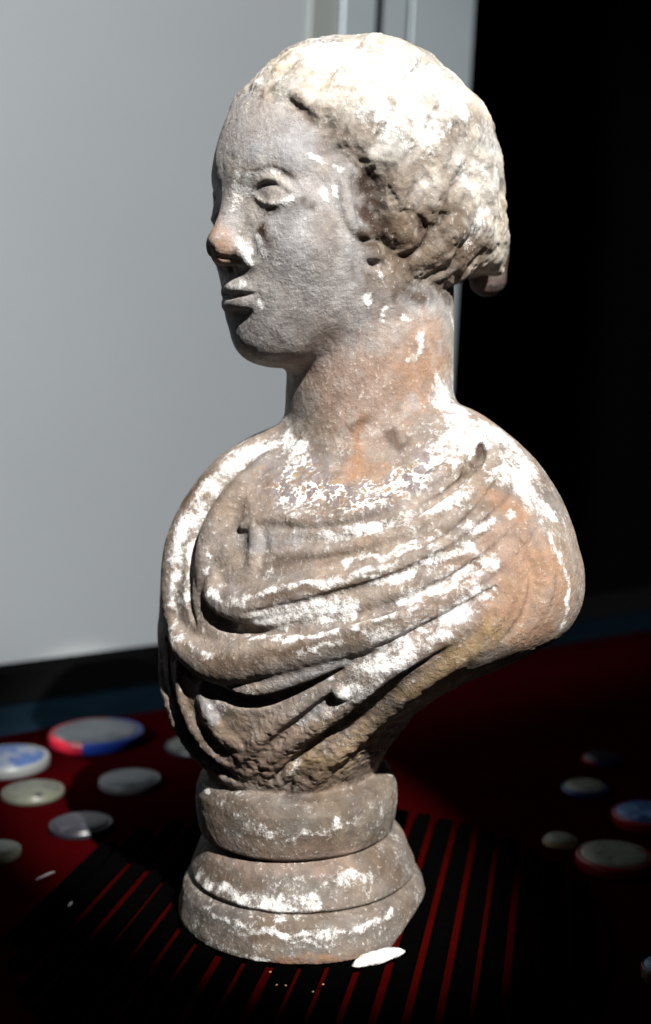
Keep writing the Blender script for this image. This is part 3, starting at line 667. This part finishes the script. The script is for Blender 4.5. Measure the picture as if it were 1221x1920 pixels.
# ---------------------------------------------------------------- the place: table, cloth, wall
U = lambda x: x*.001
WD = np.array((.84, .5426)); WD = WD/np.linalg.norm(WD); WN = np.array((WD[1], -WD[0]))     # along the wall, and out of it into the room
W0 = np.array((-.168, .263))
def wp(t, o=0): return tuple(W0 + WD*t + WN*o)
def t_at(px): kx = (px-610.5)*.967/2177; return (kx*.60+.168)/(WD[0]-WD[1]*kx)
ZC = -.0045
m_table = plain('black_lacquered_wood', (.006, .005, .005), .35, .4)
m_wall = NT('pale_wall_paint').set(.85, .2); f = m_wall.noise(14, 5); f2 = m_wall.noise(500, 3)
m_wall.color(m_wall.mix(f, (.575, .59, .59), (.62, .635, .635))); m_wall.bump(f2, .12, .0004); m_wall = m_wall.m
m_trim = plain('pale_trim_paint', (.54, .59, .60), .8, .2, .05, 60)
m_cream = plain('cream_trim', (.44, .45, .41), .5, .4, .05, 60)
m_dark = plain('dark_wood_and_shade', (.003, .003, .003), .9, 0.)  # skirting wood, also the painted black of the unlit opening
k = NT('red_cloth').set(.95, 0); f = k.noise(1500, 3); f2 = k.noise(30, 4)
k.color(k.mix(f2, (.016, .0004, .0007), (.032, .0008, .0015))); k.bump(f, .5, .0005); m_red = k.m
k = NT('dark_blue_border').set(.95, 0); f2 = k.noise(45, 4); k.color(k.mix(f2, (.0015, .003, .007), (.004, .010, .014))); m_blue = k.m
table = put('tabletop', prism('tabletop', [(-1.2, -.6), (1.2, -.6), (1.2, 1.3), (-1.2, 1.3)], -.04, -.0062), mat=m_table); tag(table, kind='structure')
# the wall runs away to the right as far as the door frame
def wall_box(name, t0, t1, o0, o1, z0, z1, m, parent=None, kind=None):
    o = put(name, prism(name, [wp(t0, o1), wp(t1, o1), wp(t1, o0), wp(t0, o0)][::1], z0, z1), parent, m)
    if kind: tag(o, kind=kind)
    if z1 > .5:                                             # the frame and the wall lean a little, as they do in the room
        for v in o.data.vertices: dl = LEAN*(v.co.z-.39); v.co.x += WD[0]*dl; v.co.y += WD[1]*dl
    return o
LEAN = .06
wall = wall_box('wall', -1.0, t_at(640), -.08, 0, -.006, 1.1, m_wall, kind='structure')
wall_box('wall_skirting', -1.0, t_at(880), .0005, .022, -.006, .0115, m_dark, kind='structure')
frame = put('door_frame', None); tag(frame, 'pale painted door casing of flat boards beside the dark opening', 'door frame'); frame.location = (*wp(t_at(740)), 0)
def on_frame(o): o.parent = frame; o.matrix_parent_inverse.identity(); o.data.transform(__import__('mathutils').Matrix.Translation(-Vector((*wp(t_at(740)), 0)))); return o
for nm, a, b, o0, o1, m in (('casing_board', 584, 637, .0005, .0016, m_cream), ('casing_board', 641, 699, -.05, .004, m_trim), ('casing_board', 707, 761, -.05, .002, m_trim), ('casing_board', 769, 882, -.05, .003, m_trim), ('groove_backing', 699.5, 768.5, -.05, -.0015, m_table)):
    on_frame(wall_box(nm, t_at(a), t_at(b), o0, o1, .0115 if nm != 'groove_backing' else .012, 1.1, m))
wall_box('opening_shade_panel', t_at(883), 1.6, -.09, -.05, -.006, 1.1, m_dark, kind='structure')  # added black panel that stands for the unlit space beyond
# red cloth with a dark blue border along the wall
def cloth(name, o0, o1, m):
    n = 40; V_ = []; F_ = []
    for i in range(n+1):
        for j in range(9):
            t = -1.0+2.4*i/n; o = o0+(o1-o0)*j/8; x, y = wp(t, o)
            V_.append((x, y, ZC-.0004+.0003*math.sin(t*37+j*1.3)*math.sin(o*41+i*.7)))
    for i in range(n):
        for j in range(8): a = i*9+j; F_.append((a, a+9, a+10, a+1))
    me = mesh(name, V_, F_, True); return me
cl = put('tablecloth', cloth('tablecloth', .075, .75, m_red), mat=m_red); tag(cl, 'dark red cloth spread over the table under the round badges', 'cloth')
sol = cl.modifiers.new('thickness', 'SOLIDIFY'); sol.thickness = .0008; sol.offset = -1
bd = put('border', cloth('border', .0245, .0748, m_blue), cl, m_blue); sol = bd.modifiers.new('thickness', 'SOLIDIFY'); sol.thickness = .0008; sol.offset = -1

# ---------------------------------------------------------------- the round slatted mat under the bust
m_slat = plain('black_slat', (.001, .0009, .0009), .9, 0., .4, 300)
m_gap = plain('red_mat_backing', (.032, .001, .0007), .9, 0., .4, 200)
MC = np.array((-.004, -.002)); MR = .090; PITCH = .0079
mat_ = put('slatted_mat', None, loc=(MC[0], MC[1], ZC)); tag(mat_, 'round black slatted mat with red backing under the pedestal', 'mat')
put('backing', lathe('backing', [(0, .0022), (MR-.003, .0022), (MR-.002, .0012), (MR-.003, .0004), (0, .0004)], 72), mat_, m_gap)
SA = R(11.5); sd = np.array((math.sin(SA), math.cos(SA))); sx = np.array((math.cos(SA), -math.sin(SA)))
rnd = random.Random(4)
for i in range(-11, 12):
    c0 = i*PITCH + rnd.uniform(-.0005, .0005); w = PITCH*.5 - rnd.uniform(.0009, .0015)
    if abs(c0)+w > MR-.002: continue
    L0 = math.sqrt(MR**2-(abs(c0)+w)**2)
    pts = []
    for s, q in ((-w, -1), (w, -1), (w, 1), (-w, 1)): pts.append(tuple(sx*(c0+s+rnd.uniform(-.0003, .0003)) + sd*q*(L0-rnd.uniform(0, .002))))
    put('slat', prism('slat', pts, .0021, .0042, .0005), mat_, m_slat)

# ---------------------------------------------------------------- round badges lying on the cloth
m_white = plain('white_enamel', (.15, .16, .165), .35, .5, .08, 60)
def face_mat(name, a, b, dark, scale, lo=.5):
    k = NT(name).set(.35, .5); f = k.noise(scale, 2); g = k.noise(scale*1.7, 3)
    c = k.mix(k.ramp(f, lo-.05, lo+.05), a, b); k.color(k.mix(k.ramp(g, .62, .68), c, dark)); return k.m
RED = plain('red_enamel', (.30, .008, .02), .35, .5, .1); BLUE = plain('blue_enamel', (.006, .028, .19), .35, .5, .1); CREAM = plain('cream_enamel', (.32, .33, .26), .4, .4, .1)
DUSK = plain('dark_enamel', (.014, .014, .02), .35, .5, .2); TAN = plain('tan_enamel', (.36, .24, .1), .4, .4, .15)
F_white = face_mat('white_print', (.115, .125, .135), (.08, .09, .10), (.03, .035, .04), 110); F_blue = face_mat('blue_print', (.11, .13, .17), (.03, .06, .16), (.05, .06, .1), 120)
F_cream_shaded = face_mat('shaded_cream_print', (.085, .09, .07), (.06, .065, .05), (.02, .02, .02), 130); CREAM_SHADED = plain('shaded_cream_enamel', (.09, .095, .072), .4, .4, .1)  # cream with shade put into the colour, so these badges look unlit
F_cream = face_mat('cream_print', (.30, .31, .25), (.24, .25, .2), (.04, .05, .04), 140); F_dusk = face_mat('dusk_print', (.015, .015, .022), (.03, .03, .04), (.02, .02, .02), 120)
F_bluew = face_mat('pale_blue_print', (.18, .32, .55), (.05, .12, .35), (.01, .02, .06), 160)
CAMP = np.array((0, -.337, .155))
def table_xy(px, py):
    a = math.atan((py-960)/2177) + R(6.03); kx = (px-610.5)/2177
    y = (.155-ZC)/math.tan(a); zc = y*math.cos(R(6.03)) + (.155-ZC)*math.sin(R(6.03)); return kx*zc, y-.337
def badge(x, y, r, h, rims, face_m, rot, label, dome=.0012, stripes=0):
    o = put('badge', None, loc=(x, y, ZC+.0002)); o.rotation_euler = (0, 0, rot)
    tag(o, label, 'badge', None)
    n = len(rims); b = .0010
    for i, m in enumerate(rims):
        me = lathe('rim', [(r*.72, 0), (r*.96, 0), (r, b), (r, h-b*1.2), (r*.975, h-b*.3), (r*.93, h), (r*.86, h-.0004)], max(6, 48//n), 2*math.pi*i/n, 2*math.pi*(i+1)/n)
        put('rim', me, o, m)
    put('face', lathe('face', [(r*.885, h-.0012), (r*.88, h-.0002), (r*.8, h+dome*.45), (r*.55, h+dome*.8), (r*.25, h+dome*.97), (.0001, h+dome)][::1], 48), o, face_m)
    return o
for px, py, rp, h, rims, fm, rot, lab in (
    (182, 1392, 88, .0055, (RED, BLUE), F_white, 1.46, 'large white badge with half red and half blue rim on red cloth'),
    (14, 1440, 78, .0050, (m_white,), F_blue, .4, 'blue printed badge with thick white rim beside a plain cream badge'),
    (62, 1494, 58, .0030, (CREAM_SHADED,), F_cream_shaded, 1.2, 'plain cream badge partly behind the blue and white badge'),
    (244, 1474, 58, .0034, (m_white,), F_white, .9, 'small white badge lying between the red and blue rimmed badge and the bust'),
    (372, 1405, 62, .0026, (DUSK,), F_cream_shaded, 2.2, 'dull grey badge half hidden behind the drapery of the bust'),
    (152, 1556, 60, .0028, (DUSK,), F_dusk, .2, 'dark badge at the edge of the slatted mat'),
    (-8, 1608, 48, .0030, (CREAM_SHADED,), F_cream_shaded, 3.2, 'cream badge beside the mat, far from the white wall'),
    (1152, 1626, 72, .0045, (RED, RED, CREAM), F_cream, 2.5, 'cream and red badge with dark marks beside the mat'),
    (1214, 1545, 66, .0045, (RED,), F_bluew, .3, 'pale blue badge with a red rim'),
    (1098, 1484, 44, .0022, (BLUE,), F_cream, .7, 'pale badge with a thin blue rim'),
    (1128, 1430, 36, .0025, (RED, BLUE), F_dusk, .95, 'dark badge with red and blue rim under the black opening'),
    (1050, 1584, 32, .0022, (TAN,), F_cream, 1.0, 'tiny tan badge next to the cream and red badge'),
    (1242, 1838, 40, .0040, (RED, m_white)*7, F_bluew, .1, 'badge with red and white striped rim')):
    x, y = table_xy(px, py); zc = (y+.337)*.9945+.0168
    badge(x, y, rp*zc/2177, h, rims, fm, rot, lab)

# ---------------------------------------------------------------- crumbs of plaster
m_crumb = plain('grey_plaster', (.30, .30, .30), .85, .1, .1, 900)
k = NT('white_plaster').set(.9, .1); f = k.noise(700, 5); k.color(k.mix(f, (.66, .65, .63), (.84, .84, .83))); k.bump(f, .9, .0006); m_chip = k.m
def chip(name, x, y, z, lx, ly, lz, rot, seed, label, m=m_chip, group=None):
    rr = random.Random(seed); n = 34; V_ = []; rows = ((.86, 0), (1, .35), (.82, .8), (.4, 1))
    ph = [rr.uniform(0, 6.3) for _ in range(3)]; amp = [1 + .10*math.sin(2*6.283*i/n+ph[0]) + .08*math.sin(5*6.283*i/n+ph[1]) + rr.uniform(-.02, .02) for i in range(n)]
    for s, h in rows:
        for i in range(n):
            a = 2*math.pi*i/n; V_.append((lx*s*amp[i]*math.cos(a), ly*s*amp[i]*math.sin(a), lz*(h+rr.uniform(-.05, .05)*(h > 0))))
    F_ = [tuple(range(n))[::-1]] + [(k*n+i, k*n+(i+1) % n, (k+1)*n+(i+1) % n, (k+1)*n+i) for k in range(3) for i in range(n)] + [tuple(3*n+i for i in range(n))]
    o = put(name, mesh(name, V_, F_, True), mat=m, loc=(x, y, z)); o.rotation_euler = (0, 0, rot); tag(o, label, 'chip', group); return o
chip('plaster_chip', .0143, -.0345, -.0002, .0076, .0026, .0026, .52, 3, 'white plaster chip lying against the broken rim of the pedestal')
for px, py, lx, ly, rot, sd_, lab in ((86, 1667, .0042, .0003, .95, 5, 'thin white splinter lying at the edge of the slatted mat'), (133, 1722, .0014, .0005, 1.4, 7, 'small pale crumb on the black mat near the splinter')):
    x, y = table_xy(px, py); chip('plaster_crumb', x, y, -.0003, lx, ly, .0008, rot, sd_, lab, m_crumb)
for i, (px, py) in enumerate(((507, 1851), (519, 1876), (536, 1877), (606, 1875), (587, 1889))):
    x, y = table_xy(px, py); chip('plaster_crumb', x, y, -.0003, .0004, .0003, .0003, i, 20+i, 'speck of plaster on the slats in front of the pedestal', TAN, 'plaster specks before the pedestal')
